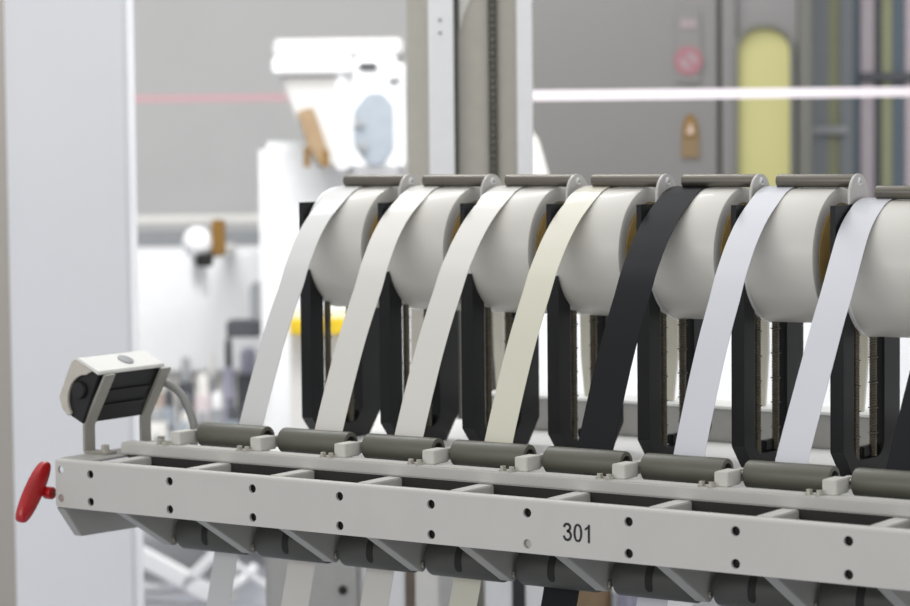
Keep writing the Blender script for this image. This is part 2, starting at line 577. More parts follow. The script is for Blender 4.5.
# red clamp handle on the left end
mb = MB()
c = Vector((-0.33, -0.022, -0.0405))
ax = Vector((0, 0.079, 0.109)).normalized()
bx = Vector((0, 0.109, -0.079)).normalized()
n = 40
secs = [(-0.010, 0.55), (-0.008, 0.85), (-0.004, 1.0), (0.004, 1.0), (0.008, 0.85), (0.010, 0.55)]
rings = []
for dx, s in secs:
    ring = []
    for i in range(n):
        t = 2 * math.pi * i / n
        ca, sa = math.cos(t), math.sin(t)
        L_ = 0.067 * (abs(ca) ** 0.75) * (1 if ca > 0 else -1)
        w_ = 0.0195 * (abs(sa) ** 0.8) * (1 if sa > 0 else -1) * (1.0 + 0.15 * (1 - abs(ca)))
        ring.append(mb.bm.verts.new(c + Vector((dx, 0, 0)) + ax * L_ * (0.93 + 0.07 * s) + bx * w_ * s))
    rings.append(ring)
fs = []
for a, b in zip(rings, rings[1:]):
    for i in range(n):
        fs.append(mb.bm.faces.new((a[i], a[(i + 1) % n], b[(i + 1) % n], b[i])))
fs.append(mb.bm.faces.new(rings[0]))
fs.append(mb.bm.faces.new(rings[-1]))
bmesh.ops.recalc_face_normals(mb.bm, faces=fs)
mb.cyl((-0.330, 0.012, -0.046), 0.020, 0.0125, 'X', 24, 0.003)
hd = tag(obj('clamp_handle', mb, M['red'], rail), 'red plastic wing handle')
obj('threaded_shaft', MB().cyl((-0.312, 0.016, -0.048), 0.03, 0.0035, 'X', 16), M['steel'], hd)

# ------------------------------------------------------------------ sensor box on its yoke
sen = thing('sensor_box', (-0.27, 0.18, 0.0258), 'small white and black sensor box tilted on a grey yoke beside the red handle', 'sensor')
upv = Vector((0.42, 0, 0.907))
bkv = Vector((-0.907, 0, 0.42))
oS = Vector((-0.290, 0.0, 0.084))
Y0s, Y1s = 0.076, 0.278


def S(a, b, y):
    return oS + upv * a + bkv * b + Vector((0, y, 0))


hS, dS = 0.118, 0.074
obj('body', MB().prism([S(a, b, Y0s + 0.006) for a, b in [(0.0, 0.002), (hS - 0.008, 0.002), (hS - 0.008, dS - 0.004), (0.022, dS - 0.004), (0.0, 0.045)]], (0, Y1s - Y0s - 0.012, 0), 0.002), M['sblack'], sen)
cv = obj('top_cover', MB().prism([S(a, b, Y0s) for a, b in [(hS - 0.007, -0.001), (hS, 0.002), (hS, dS - 0.012), (hS - 0.014, dS + 0.001), (hS - 0.055, dS + 0.001), (hS - 0.055, dS - 0.003), (hS - 0.016, dS - 0.003), (hS - 0.007, dS - 0.010)]], (0, Y1s - Y0s, 0), 0.0015), M['shell'], sen)
obj('dial', MB().lathe([(0, 0.017), (0.002, 0.017), (0.003, 0.014), (0.0025, 0.0)], S(hS, 0.034, 0.19), (upv, bkv, Vector((0, 1, 0))), 24), M['midgrey'], cv)
mb = MB()
cheek = [(hS - 0.006, 0.016), (hS - 0.006, dS - 0.006), (hS - 0.03, dS), (0.024, dS), (0.006, 0.058), (0.000, 0.038)]
arc = [(0.052 + 0.046 * math.sin(t), 0.020 + 0.036 * math.cos(t)) for t in [math.radians(q) for q in range(-70, 75, 12)]]
mb.prism([S(a, b, Y0s - 0.001) for a, b in cheek + arc], (0, 0.007, 0), 0.001)
tag(obj('end_cheek', mb, M['shellside'], sen), 'beige end cheek')
obj('end_cap', MB().lathe([(0, 0.0), (0, 0.016), (0.006, 0.018), (0.006, 0.0)], S(0.060, 0.034, Y0s - 0.003), 'Y', 24), M['sblack'], sen)
for a in (0.034, 0.066):
    obj('fin', MB().obox(S(a, 0.003, Y0s + 0.03), (0, Y1s - Y0s - 0.06, 0), upv * 0.006, -bkv * 0.005, 0.001), M['sblack'], sen)
for y0 in (0.088, 0.258):
    mb = MB()
    wv = 0.030
    z0 = 0.0258
    pf = [(-0.287, z0 + 0.004), (-0.287, 0.080)]
    t = 0.005
    top = oS + upv * 0.112 + bkv * -0.006
    P = [(-0.298, z0 + 0.006), (-0.2965, z0 + 0.001), (-0.294, z0), (-0.235, z0), (-0.235, z0 + t), (-0.291, z0 + t), (-0.291, 0.080), (top.x + 0.004, top.z), (top.x - 0.002, top.z + 0.002), (-0.298, 0.082)]
    mb.prism([(x, y0, z) for x, z in P], (0, wv, 0), 0.0008)
    y_ = obj('yoke_arm', mb, M['yoke'], sen)
    obj('bolt', MB().hexbolt((-0.252, y0 + wv / 2, z0 + t), 0.0085, 0.013), M['bolt'], y_)
cab_pts = smooth_path([(-0.300, 0.285, 0.150), (-0.2656, 0.30, 0.150), (-0.240, 0.31, 0.136), (-0.2156, 0.31, 0.110), (-0.1976, 0.31, 0.070), (-0.195, 0.31, 0.030), (-0.195, 0.30, 0.013), (-0.160, 0.30, 0.006), (-0.13, 0.30, 0.006)], 6)
obj('cable', MB().tube(cab_pts, 0.0085), M['cable'], sen)

# ------------------------------------------------------------------ creel deck and bed behind the rail
deck = thing('creel_base', (0.7, 0.7, -0.95), 'white steel creel base under the black reel stands with a grey rear beam', 'machine base')
obj('deck_plate', MB().box(-0.13, 1.8, 0.264, 1.05, -0.030, 0.0125, 0.004), M['deck'], deck)
obj('rear_beam', MB().box(0.09, 1.8, 0.95, 1.05, 0.0128, 0.082, 0.003), M['bed'], deck)
obj('beam_cap', MB().box(0.085, 1.8, 0.945, 1.055, 0.0822, 0.088, 0.001), M['deck'], deck)

for gx, gw in ((0.105, 0.014), (0.33, 0.016), (0.525, 0.030), (0.745, 0.020), (0.962, 0.024), (1.17, 0.022)):
    obj('guide_plate', MB().prism([(gx - gw, 0.985, 0.42), (gx + gw, 0.985, 0.42), (gx + gw, 0.985, 0.20), (gx + gw * 0.6, 0.985, 0.089), (gx - gw * 0.1, 0.985, 0.089), (gx - gw * 0.6, 0.985, 0.17)], (0, 0.012, 0), 0.001), M['beige'], deck)

# ------------------------------------------------------------------ reel stands
FX = -0.070


def make_stand():
    t = thing('reel_stand', (FX + 0.013, 0.632, 0.0128), 'stand', 'stand', 'black reel stands along the creel')
    x0, x1 = FX, FX + 0.0265
    r, y0, y1, z0, z1, zc = 0.032, 0.5515, 0.6865, 0.047, 0.485, 0.288

    def corner(cy, cz, a0):
        return [(cy + r * math.cos(math.radians(a0 + q)), cz + r * math.sin(math.radians(a0 + q))) for q in range(0, 91, 15)]
    # the plate is pocketed on the reel side: thick bottom and corners, thinner behind the reel's edge
    def pocket(ya, yb, lower):
        n = 12
        R_ = 0.1284
        out = []
        for q in range(n + 1):
            y = ya + (yb - ya) * q / n
            dz = math.sqrt(max(0.0, R_ * R_ - (y - 0.629) ** 2))
            out.append((y, 0.419 - dz if lower else 0.419 + dz))
        return out
    full = [(0.508, 0.515), (0.508, 0.068), (0.556, 0.013), (0.710, 0.013), (0.757, 0.068), (0.757, 0.515)]
    low = [(0.508, 0.068), (0.556, 0.013), (0.710, 0.013), (0.757, 0.068)] + pocket(0.757, y1, True) + corner(y1 - r, z0 + r, 270)[::-1] + corner(y0 + r, z0 + r, 180)[::-1] + pocket(y0, 0.508, True)
    hole = [(y0, z1 - r)] + corner(y0 + r, z0 + r, 180) + corner(y1 - r, z0 + r, 270) + corner(y1 - r, z1 - r, 0) + corner(y0 + r, z1 - r, 90)
    mb = MB()
    mb.prism([(x0 + 0.0105, y, z) for y, z in low], (0.0160, 0, 0))
    for ya, yb in ((0.757, 0.713),):
        pk = pocket(ya, yb, False)
        pk = [p for p in pk if p[1] < 0.515]
        mb.prism([(x0 + 0.0105, y, z) for y, z in [(ya, 0.515)] + pk + [(pk[-1][0] + (0.002 if ya < yb else -0.002), 0.515)]], (0.0160, 0, 0))
    lowt = [(0.508, zc), (0.508, 0.068), (0.556, 0.013), (0.710, 0.013), (0.757, 0.068), (0.757, zc), (y1, zc)] + corner(y1 - r, z0 + r, 270)[::-1] + corner(y0 + r, z0 + r, 180)[::-1] + [(y0, zc)]
    top = [(0.508, zc), (y0, zc)] + corner(y0 + r, z1 - r, 90)[::-1] + corner(y1 - r, z1 - r, 0)[::-1] + [(y1, zc), (0.757, zc), (0.757, 0.515), (0.508, 0.515)]
    mb.prism([(x0, y, z) for y, z in lowt], (0.0105, 0, 0))
    mb.prism([(x0, y, z) for y, z in top], (0.0105, 0, 0))
    obj('plate', mb, M['black'], t, ang=25)
    mb = MB().box(x0 + 0.003, x1 - 0.009, 0.615, 0.686, 0.048, 0.068, 0.002)
    obj('clamp_bar', mb, M['black'], t)
    for y in (0.5765, 0.6530):
        pr = [(0, 0)]
        z, i = 0.0, 0
        while z < 0.437:
            big = (i % 9 == 8)
            pr += [(z, 0.0060), (z + 0.0012, 0.0092 if big else 0.0074), (z + 0.0034, 0.0092 if big else 0.0074), (z + 0.0046, 0.0060)]
            z += 0.0052
            i += 1
        pr += [(z, 0.006), (z, 0)]
        obj('threaded_rod', MB().lathe(pr, (x0 + 0.0185, y, 0.047), 'Z', 12), M['steel'], t, ang=20)
    return t


def press_bracket(t, dz):
    """bracket plate and press bar that lean out over the reel to the left (first stand's frame)"""
    xb = FX + 0.002
    cy, cz, r = 0.6160, 0.5545 + dz, 0.0395
    P = [(cy - r, 0.5152), (cy + r, 0.5152)] + [(cy + r * math.cos(math.radians(a)), cz - 0.0225 + r * math.sin(math.radians(a))) for a in range(0, 181, 15)]
    if dz:
        P = [(cy - r, 0.5152), (cy + r, 0.5152), (cy + r, cz - 0.006)] + [(cy + r * math.cos(math.radians(a)), cz - 0.006 + 0.024 * math.sin(math.radians(a))) for a in range(15, 180, 15)] + [(cy - r, cz - 0.006)]
    b = obj('bracket', MB().prism([(xb, y, z) for y, z in P], (0.006, 0, 0), 0.0012), M['brkt'], t)
    obj('screw', MB().lathe([(0.003, 0.0028), (0.0008, 0.0036), (0.0022, 0.0062), (0.0012, 0.0078), (0.0, 0.0084)][::-1], (xb + 0.006, cy, cz + 0.002), 'X', 20), M['rim'], b)
    L = 0.160
    pr = [(0, 0), (0, 0.0095), (0.0015, 0.0122), (0.003, 0.0125), (L, 0.0125), (L, 0)]
    obj('press_bar', MB().lathe(pr, (xb - L, cy, cz + 0.0035), 'X', 28), M['rodm'], t)


SL = ['black slotted reel stand at the far left end of the creel, carrying no bracket',
      'black slotted reel stand with bracket, second from the left end of the creel',
      'black slotted reel stand with bracket, third from the left, behind the warm white tape',
      'black slotted reel stand with bracket, between the warm white and the cream tapes',
      'black slotted reel stand with bracket, directly behind the falling black tape',
      'black slotted reel stand with bracket, just right of the long black tape',
      'black slotted reel stand with bracket, left of the rightmost white tape',
      'black slotted reel stand at the right edge of the picture behind a black tape']
st0 = make_stand()
stb = copy_tree(st0)
ROOT[stb.name] = ROOT[st0.name]
press_bracket(stb, 0.0)
stl = copy_tree(st0)
ROOT[stl.name] = ROOT[st0.name]
press_bracket(stl, -0.021)
stands = [st0, stb] + [copy_tree(stb) for _ in range(5)] + [stl]
for k, s in enumerate(stands):
    s.location = Vector((FX + 0.013 + 0.2 * k, 0.632, 0.0128 + H))
    s['label'] = SL[k]

# ------------------------------------------------------------------ reels
RL = ['leftmost large cream white tape reel on the creel',
      'cream white tape reel second from left, behind the second white tape',
      'cream white tape reel between the two warm white tapes and the cream tape',
      'cream white tape reel directly left of the black tape, feeding the cream tape',
      'cream white tape reel directly right of the black tape, partly wrapped by black',
      'cream white tape reel under the second press bar from the right',
      'cream white tape reel sitting lower than the others at the right edge']


def make_reel():
    t = thing('tape_reel', (-0.040, 0.632, 0.419), 'reel', 'tape reel', 'cream tape reels on the creel')
    R = 0.1262
    Lr = 0.148
    x = -0.0445
    b = 0.006
    pr = [(0.0, 0.030), (0.0, R - b)] + [(b - b * math.cos(a), R - b + b * math.sin(a)) for a in [math.radians(q) for q in (20, 40, 60, 75, 90)]]
    pr += [(Lr * 0.3, R - 0.0002), (Lr * 0.6, R - 0.0003), (Lr - 0.004, R), (Lr - 0.001, R - 0.001), (Lr, R - 0.004), (Lr, R - 0.014), (Lr - 0.001, R - 0.0285), (Lr - 0.007, R - 0.0305), (Lr - 0.007, 0.030)]
    obj('wound_tape', MB().lathe(pr, (x, 0.629, 0.419), 'X', 96, True), M['reel'], t)
    obj('edge_wrap', MB().lathe([(0.0015, R - 0.0008), (0.0025, R + 0.0010), (0.0085, R + 0.0010), (0.0115, R - 0.0006)], (x, 0.629, 0.419), 'X', 96, True), M['rim'], t)
    obj('core', MB().lathe([(Lr - 0.0065, 0.034), (Lr - 0.0005, 0.034), (Lr - 0.0005, R - 0.031), (Lr - 0.0065, R - 0.031)], (x, 0.629, 0.419), 'X', 64, True), M['core'], t)
    obj('axle', MB().cyl((x - 0.016, 0.614, 0.419), Lr + 0.050, 0.0085, 'X', 24), M['steel'], t)
    return t


reel0 = make_reel()
RL.append('cream white tape reel beyond the right edge feeding the outermost black tape')
for k in range(8):
    r = reel0 if k == 0 else copy_tree(reel0)
    r.location = Vector((-0.040 + 0.2 * k + (-0.013, -0.012, -0.0125, -0.010, -0.007, -0.006, -0.001, -0.001)[k], 0.632, 0.419 + H - (0.021 if k >= 6 else 0)))
    r['label'] = RL[k]

# ------------------------------------------------------------------ tapes
STD = [(0.5690, 0.5318), (0.5200, 0.5020), (0.4750, 0.4690), (0.4200, 0.4225), (0.3670, 0.3660), (0.2970, 0.2500), (0.2225, 0.0900)]
LOWP = [(0.5690, 0.5108), (0.5300, 0.4860), (0.4850, 0.4470), (0.3950, 0.3550), (0.3250, 0.2520), (0.2225, 0.0900)]


def tape_path(mid, cz):
    R = 0.1282
    arc = [(0.629 + R * math.cos(math.radians(a)), cz + R * math.sin(math.radians(a))) for a in range(40, 113, 8)]
    tail = [(0.2208, 0.0655), (0.2230, 0.030), (0.2380, -0.060), (0.2438, -0.1325), (0.2425, -0.19), (0.2400, -0.27), (0.236, -0.50), (0.232, -0.93)]
    return smooth_path(arc + mid + tail, 6)


TAPES = [(-0.006, 0.053, STD, .419, 'cool', 'cool white tape strip at the far left, running down from the leftmost reel'),
         (0.180, 0.246, STD, .419, 'warm', 'warm white tape strip, second from the left'),
         (0.368, 0.433, STD, .419, 'warm', 'warm white tape strip, third from the left, beside the cream one'),
         (0.570, 0.631, STD, .419, 'cream', 'cream yellowish tape strip directly left of the black one'),
         (0.7685, 0.843, STD, .419, 'black', 'black tape strip running down in the middle of the row'),
         (0.965, 1.026, STD, .419, 'blue', 'bluish white tape strip directly right of the black one'),
         (1.162, 1.223, LOWP, .398, 'blue', 'bluish white tape strip from the lower reel, furthest right of the white ones'),
         (1.366, 1.430, LOWP, .398, 'black', 'black tape strip cut off by the right edge of the picture')]
for (x0, x1, mid, cz, key, lab), top in zip(TAPES, (-0.033, -0.032, -0.018, -0.018, -0.018, -0.018, -0.018, -0.018)):
    o = obj('tape_strip', MB().ribbon(tape_path(mid, cz), x0, x1, 0.0012, top), BANDM[key], ang=60)
    tag(o, lab, 'tape', 'tapes running from the reels')

# ------------------------------------------------------------------ supports under and behind the creel (hall frame)


def hbox(name, label, cat, r, m, bev=0.006, group=None):
    return tag(obj(name, MB().box(*r, bev), M[m], hall=True), label, cat, group)


obj('leg', MB().box(0.66, 0.80, 0.85, 1.02, -0.95, -0.03, 0.006), M['deck'], deck)
obj('leg', MB().box(1.55, 1.72, 0.85, 1.02, -0.95, -0.03, 0.006), M['deck'], deck)

g = thing('support_pedestal', (-0.36, 6.2, 0), 'grey steel pedestal plate with a bolt hole, under the left half of the rail', 'support', hall=True)
obj('plate', MB().box(-0.485, -0.245, 6.2, 6.5, 0, 0.80, 0.01), M['bed'], g, hall=True)
obj('hole', MB().cyl((-0.290, 6.194, 0.462), 0.01, 0.011, 'Y', 20), M['bore'], g, hall=True)
g = thing('white_leg_frame', (0, 6.0, 0), 'white and cream twin leg frame below the middle of the rail', 'support', hall=True)
obj('leg', MB().box(-0.176, -0.128, 5.95, 6.15, 0, 0.80, 0.006), M['white'], g, hall=True)
obj('leg', MB().box(-0.103, -0.044, 5.95, 6.15, 0, 0.80, 0.006), M['offwhite'], g, hall=True)
tag(obj('spacer', MB().box(-0.128, -0.103, 6.0, 6.1, 0, 0.80), M['brown'], g, hall=True), 'brown spacer between the legs')
g = thing('cable_duct', (0.14, 6.0, 0), 'white cable duct with a dark grey slot, below the number 301', 'duct', hall=True)
obj('side', MB().box(0.066, 0.131, 5.95, 6.15, 0, 0.80, 0.006), M['white'], g, hall=True)
obj('side', MB().box(0.164, 0.213, 5.95, 6.15, 0, 0.80, 0.006), M['white'], g, hall=True)
obj('slot', MB().box(0.131, 0.164, 6.0, 6.13, 0, 0.80), M['darkgrey'], g, hall=True)
g = thing('wooden_spool', (0.343, 6.3, 0), 'tan wooden spool partly seen under the rail beside the black tape', 'spool', hall=True)
obj('drum', MB().lathe([(0.0, 0), (0, 0.05), (0.03, 0.055), (0.36, 0.055), (0.36, 0)], (0.343, 6.35, 0.10), 'Z', 32), M['tan'], g, hall=True)
obj('flange', MB().cyl((0.343, 6.35, 0.46), 0.05, 0.058, 'Z', 32, 0.01), M['tan'], g, hall=True)
obj('foot', MB().cyl((0.343, 6.35, 0.0), 0.10, 0.06, 'Z', 32, 0.01), M['tan'], g, hall=True)
hbox('violet_canister', 'small violet grey canister under the rail beside the tan spool', 'canister', (0.412, 0.458, 6.25, 6.40, 0, 0.47), 'violet', 0.015)
hbox('floor_screen', 'white sheet metal screen on the floor below the right half of the rail', 'panel', (0.47, 0.70, 6.2, 6.24, 0, 0.56), 'white', 0.004)

# ------------------------------------------------------------------ tall white cabinet on the left
g = thing('tall_cabinet', (-1.0, 6.7, 0), 'tall plain white cabinet filling the left edge of the picture', 'cabinet', hall=True)
obj('body', MB().box(-1.168, -0.848, 6.5, 6.66, 0.05, 2.35, 0.012), M['cab'], g, hall=True)
obj('plinth', MB().box(-1.158, -0.858, 6.51, 6.65, 0.0, 0.05), M['darkgrey'], g, hall=True)

# ------------------------------------------------------------------ white column behind the creel
g = thing('profile_column', (0.04, 6.3, 0), 'white aluminium profile column with a dark chain slot, rising behind the reels', 'column', hall=True)
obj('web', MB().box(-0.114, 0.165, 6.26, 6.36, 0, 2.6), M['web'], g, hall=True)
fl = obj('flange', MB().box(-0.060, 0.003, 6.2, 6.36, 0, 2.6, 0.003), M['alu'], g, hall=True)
for z in (1.856, 1.888):
    obj('screw', MB().cyl((-0.030, 6.197, z), 0.006, 0.0045, 'Y', 16), M['midgrey'], fl, hall=True)
obj('flange', MB().box(0.160, 0.199, 6.2, 6.36, 0, 2.6, 0.003), M['alu'], g, hall=True)
obj('gap_strip', MB().box(0.003, 0.014, 6.24, 6.27, 0, 2.6), M['seal'], g, hall=True)  # dark strip filling the gap between flange and web
mb = MB()
mb.box(0.089, 0.112, 6.245, 6.27, 0, 2.6)
obj('chain_guide', mb, M['seal'], g, hall=True)
mb = MB()
z = 0.95
while z < 2.2:
    mb.box(0.094, 0.107, 6.236, 6.246, z, z + 0.012, 0.002)
    z += 0.017
obj('chain', mb, M['chain'], g, hall=True)
mb = MB()
mb.prism([(0.018, 6.252, 1.86), (0.018, 6.252, 2.0), (0.075, 6.252, 2.0), (0.052, 6.252, 1.955), (0.030, 6.252, 1.905)], (0, 0.006, 0))
obj('curved_shading', mb, M['offwhite'], g, hall=True)  # pale shape standing in for the curved shading at the panel top

# ------------------------------------------------------------------ right background: enclosure door, signs, glass
g = tag(thing('round_top_door', (1.13, 9.05, 0), 'grey machine door with a tall round-topped window glowing yellow', 'door', hall=True))


def stadium(u0, u1, z0, z1, r, y):
    p = [(u0, y, z0), (u1, y, z0)]
    for cu_, a0 in ((u1 - r, 0), (u0 + r, 90)):
        for q in range(0, 91, 10):
            a = math.radians(a0 + q)
            p.append((cu_ + r * math.cos(a), y, z1 - r + r * math.sin(a)))
    return p


def ring(u0, u1, z0, z1, r, t, y, d):
    mb = MB()
    A = stadium(u0, u1, z0, z1, r, y)
    Bp = stadium(u0 + t, u1 - t, z0 + t, z1 - t, r - t * 0.8, y)
    va = [mb.bm.verts.new(p) for p in A]
    vb = [mb.bm.verts.new(p) for p in Bp]
    va2 = [mb.bm.verts.new((p[0], p[1] + d, p[2])) for p in A]
    vb2 = [mb.bm.verts.new((p[0], p[1] + d, p[2])) for p in Bp]
    n = len(A)
    fs = []
    for i in range(n):
        j = (i + 1) % n
        for a, b in ((va, vb), (vb, vb2), (vb2, va2), (va2, va)):
            fs.append(mb.bm.faces.new((a[i], a[j], b[j], b[i])))
    bmesh.ops.recalc_face_normals(mb.bm, faces=fs)
    return mb


obj('leaf', MB().box(1.022, 1.246, 9.03, 9.10, 0, 3.2), M['encl2'], g, hall=True)
obj('gasket', ring(1.012, 1.234, 0.5, 2.000, 0.10, 0.016, 8.99, 0.04), M['seal'], g, hall=True)
tag(obj('window_pane', MB().prism(stadium(1.024, 1.222, 0.51, 1.988, 0.088, 9.015), (0, 0.012, 0)), M['pane'], g, hall=True), 'lit yellow pane')
hbox('door_post', 'dark grey upright post just right of the yellow lit door', 'post', (1.248, 1.298, 9.0, 9.1, 0, 3.2), 'seal', 0.004)
g = thing('glazed_partition', (1.55, 9.5, 0), 'partition of vertical grey, olive, blue and pale glass strips at the right edge', 'partition', hall=True)
strips = [(1.345, 1.43, 'glassgrey'), (1.43, 1.475, 'glassgreen'), (1.475, 1.525, 'glassgrey'), (1.525, 1.555, 'glassblue'), (1.555, 1.605, 'palepink'), (1.605, 1.635, 'darkgrey'), (1.635, 1.675, 'glassgreen'), (1.675, 1.725, 'glassblue'), (1.725, 1.76, 'palepink'), (1.76, 1.9, 'glassgrey')]
for i, (a, b, m) in enumerate(strips):
    obj('strip', MB().box(a, b, 9.5 + 0.012 * (i % 2), 9.55, 0, 3.2, 0.003), M[m], g, hall=True)
obj('crossrail', MB().box(1.30, 1.50, 9.47, 9.5, 1.60, 1.63), M['midgrey'], g, hall=True)
obj('crossrail', MB().box(1.55, 1.9, 9.47, 9.5, 1.80, 1.83), M['darkgrey'], g, hall=True)
g = thing('prohibition_sign', (0.85, 8.99, 1.80), 'faded round red and white sign on the grey enclosure wall', 'sign', hall=True)
obj('plate', MB().box(0.806, 0.894, 8.992, 8.998, 1.79, 2.05), M['enclosure'], g, hall=True)
obj('red_ring', MB().lathe([(0, 0.030), (0, 0.052), (0.003, 0.052), (0.003, 0.030)], (0.850, 8.988, 1.868), 'Y', 32, True), M['signpink'], g, hall=True)
obj('red_bar', MB().obox((0.822, 8.9885, 1.89), (0.045, 0, -0.055), (0.012, 0, 0.01), (0, 0.002, 0)), M['signpink'], g, hall=True)
obj('pale_field', MB().cyl((0.850, 8.9895, 1.868), 0.002, 0.030, 'Y', 24), M['signpale'], g, hall=True)
obj('caption', MB().box(0.822, 0.880, 8.989, 8.992, 1.985, 2.015), M['signpale'], g, hall=True)
g = thing('warning_sign', (0.855, 8.99, 1.51), 'small yellow warning triangle sign below the round red one', 'sign', hall=True)
obj('plate', MB().box(0.824, 0.888, 8.992, 8.998, 1.518, 1.59), M['signtan'], g, hall=True)
obj('triangle', MB().prism([(0.826, 8.99, 1.592), (0.886, 8.99, 1.592), (0.880, 8.99, 1.650), (0.862, 8.99, 1.676), (0.850, 8.99, 1.676), (0.832, 8.99, 1.650)], (0, 0.006, 0)), M['signyellow'], g, hall=True)
obj('symbol', MB().prism([(0.843, 8.988, 1.605), (0.869, 8.988, 1.605), (0.856, 8.988, 1.650)], (0, 0.002, 0)), M['brown'], g, hall=True)
hbox('barrier_tape', 'white barrier tape stretched across the right background', 'barrier tape', (0.20, 1.62, 8.0, 8.004, 1.7155, 1.7465), 'whitetape', 0)
hbox('barrier_tape', 'pale pink barrier tape stretched across the left background', 'barrier tape', (-1.75, -0.75, 12.0, 12.004, 1.789, 1.822), 'pinktape', 0)
# cream cover peeping out behind the third reel
tag(obj('machine_cover', MB().prism([(0.26, 8.3, 1.15), (0.42, 8.3, 1.15), (0.40, 8.3, 1.36), (0.33, 8.3, 1.42), (0.28, 8.3, 1.60), (0.26, 8.3, 1.62)], (0, 0.2, 0), 0.01), M['offwhite'], hall=True), 'pale cream machine cover peeping out behind the right side of the column', 'cover')

# long white machine housing behind the creel
g = thing('machine_housing', (0.6, 8.3, 0), 'long bright white machine housing standing behind the creel', 'machine', hall=True)
obj('body', MB().box(-0.30, 1.62, 8.2, 8.7, 0.08, 1.15, 0.02), M['white'], g, hall=True)
obj('plinth', MB().box(-0.28, 1.60, 8.24, 8.66, 0.0, 0.08), M['midgrey'], g, hall=True)
obj('ledge', MB().box(-0.30, 1.62, 8.15, 8.2, 0.62, 0.66, 0.004), M['offwhite'], g, hall=True)

# ------------------------------------------------------------------ left background: hopper machine, counter, small parts
g = thing('hopper_machine', (-0.45, 9.3, 0), 'tall white machine with a hopper head, out of focus behind the leftmost reel', 'machine', hall=True)
obj('base', MB().box(-0.722, -0.19, 9.2, 9.8, 0.0, 1.593, 0.03), M['white'], g, hall=True)
hp = obj('hopper_rim', MB().box(-0.650, -0.36, 8.98, 9.5, 1.832, 1.900, 0.012), M['white'], g, hall=True)
obj('rim_lid', MB().box(-0.648, -0.18, 9.02, 9.5, 1.900, 1.962, 0.01), M['chute'], hp, hall=True)
obj('chute', MB().prism([(-0.630, 9.02, 1.834), (-0.41, 9.02, 1.834), (-0.41, 9.02, 1.50), (-0.50, 9.02, 1.50)], (0, 0.4, 0), 0.008), M['chute'], g, hall=True)
obj('chute_edge', MB().box(-0.425, -0.385, 9.0, 9.4, 1.48, 1.85, 0.012), M['white'], g, hall=True)
hb = obj('head', MB().box(-0.385, -0.176, 9.0, 9.5, 1.47, 1.90, 0.03), M['white'], g, hall=True)
obj('grille', MB().prism([(-0.36, 8.99, 1.58), (-0.31, 8.99, 1.50), (-0.255, 8.99, 1.50), (-0.215, 8.99, 1.56), (-0.215, 8.99, 1.72), (-0.25, 8.99, 1.765), (-0.31, 8.99, 1.765), (-0.36, 8.99, 1.70)], (0, 0.02, 0), 0.006), M['bluegrey'], hb, hall=True)
obj('knob', MB().cyl((-0.34, 8.975, 1.66), 0.02, 0.018, 'Y', 20), M['midgrey'], hb, hall=True)
obj('knob', MB().cyl((-0.325, 8.975, 1.575), 0.02, 0.018, 'Y', 20), M['midgrey'], hb, hall=True)
obj('vent', MB().box(-0.34, -0.27, 8.985, 9.0, 1.845, 1.875, 0.006), M['darkgrey'], hb, hall=True)
obj('vent', MB().box(-0.232, -0.185, 8.985, 9.0, 1.80, 1.815, 0.004), M['darkgrey'], hb, hall=True)
br = obj('spout', MB().prism([(-0.562, 8.95, 1.70), (-0.505, 8.95, 1.715), (-0.445, 8.95, 1.53), (-0.475, 8.95, 1.50), (-0.520, 8.95, 1.56)], (0, 0.06, 0), 0.006), M['tan'], g, hall=True)
obj('nozzle', MB().cyl((-0.528, 8.96, 1.50), 0.07, 0.012, 'Z', 16), M['gold'], br, hall=True)
obj('nozzle', MB().cyl((-0.462, 8.96, 1.50), 0.06, 0.014, 'Z', 16), M['gold'], br, hall=True)

g = thing('white_counter', (-1.0, 10.2, 0), 'bright white counter cabinet in the left background below the grey conveyor', 'counter', hall=True)
obj('front', MB().box(-1.50, -0.66, 10.0, 10.6, 0.665, 1.150, 0.01), M['white'], g, hall=True)
obj('plinth', MB().box(-1.46, -0.70, 10.05, 10.55, 0.0, 0.665), M['offwhite'], g, hall=True)
g = thing('grey_conveyor', (-1.1, 11.0, 1.1), 'grey conveyor beam running along the back wall behind the white counter', 'conveyor', hall=True)
obj('beam', MB().box(-2.0, -0.5, 11.0, 11.3, 1.118, 1.195, 0.006), M['midgrey'], g, hall=True)
obj('guard_rail', MB().box(-2.0, -0.5, 11.02, 11.06, 1.235, 1.270, 0.004), M['offwhite'], g, hall=True)
for u in (-1.9, -0.6):
    obj('leg', MB().box(u - 0.03, u + 0.03, 11.1, 11.16, 0, 1.24), M['midgrey'], g, hall=True)
g = thing('inspection_head', (-0.95, 9.4, 1.10), 'white rounded inspection head with brass block and black lens on the white counter', 'inspection head', hall=True)
mb = MB()
bmesh.ops.create_uvsphere(mb.bm, u_segments=24, v_segments=14, radius=1)
for v in mb.bm.verts:
    v.co = Vector((-0.972 + v.co.x * 0.058, 9.4 + v.co.y * 0.07, 1.212 + v.co.z * 0.062))
obj('housing', mb, M['white'], g, hall=True)
obj('stem', MB().box(-1.0, -0.95, 9.45, 9.55, 1.0, 1.2), M['white'], g, hall=True)
obj('brass_block', MB().box(-0.918, -0.868, 9.38, 9.45, 1.165, 1.300, 0.006), M['gold'], g, hall=True)
obj('lens', MB().lathe([(0, 0), (0, 0.03), (0.02, 0.036), (0.05, 0.034), (0.05, 0)], (-0.945, 9.37, 1.125), 'Z', 24), M['bore'], g, hall=True)
obj('arm', MB().box(-0.93, -0.88, 9.45, 9.99, 1.155, 1.185), M['offwhite'], g, hall=True)

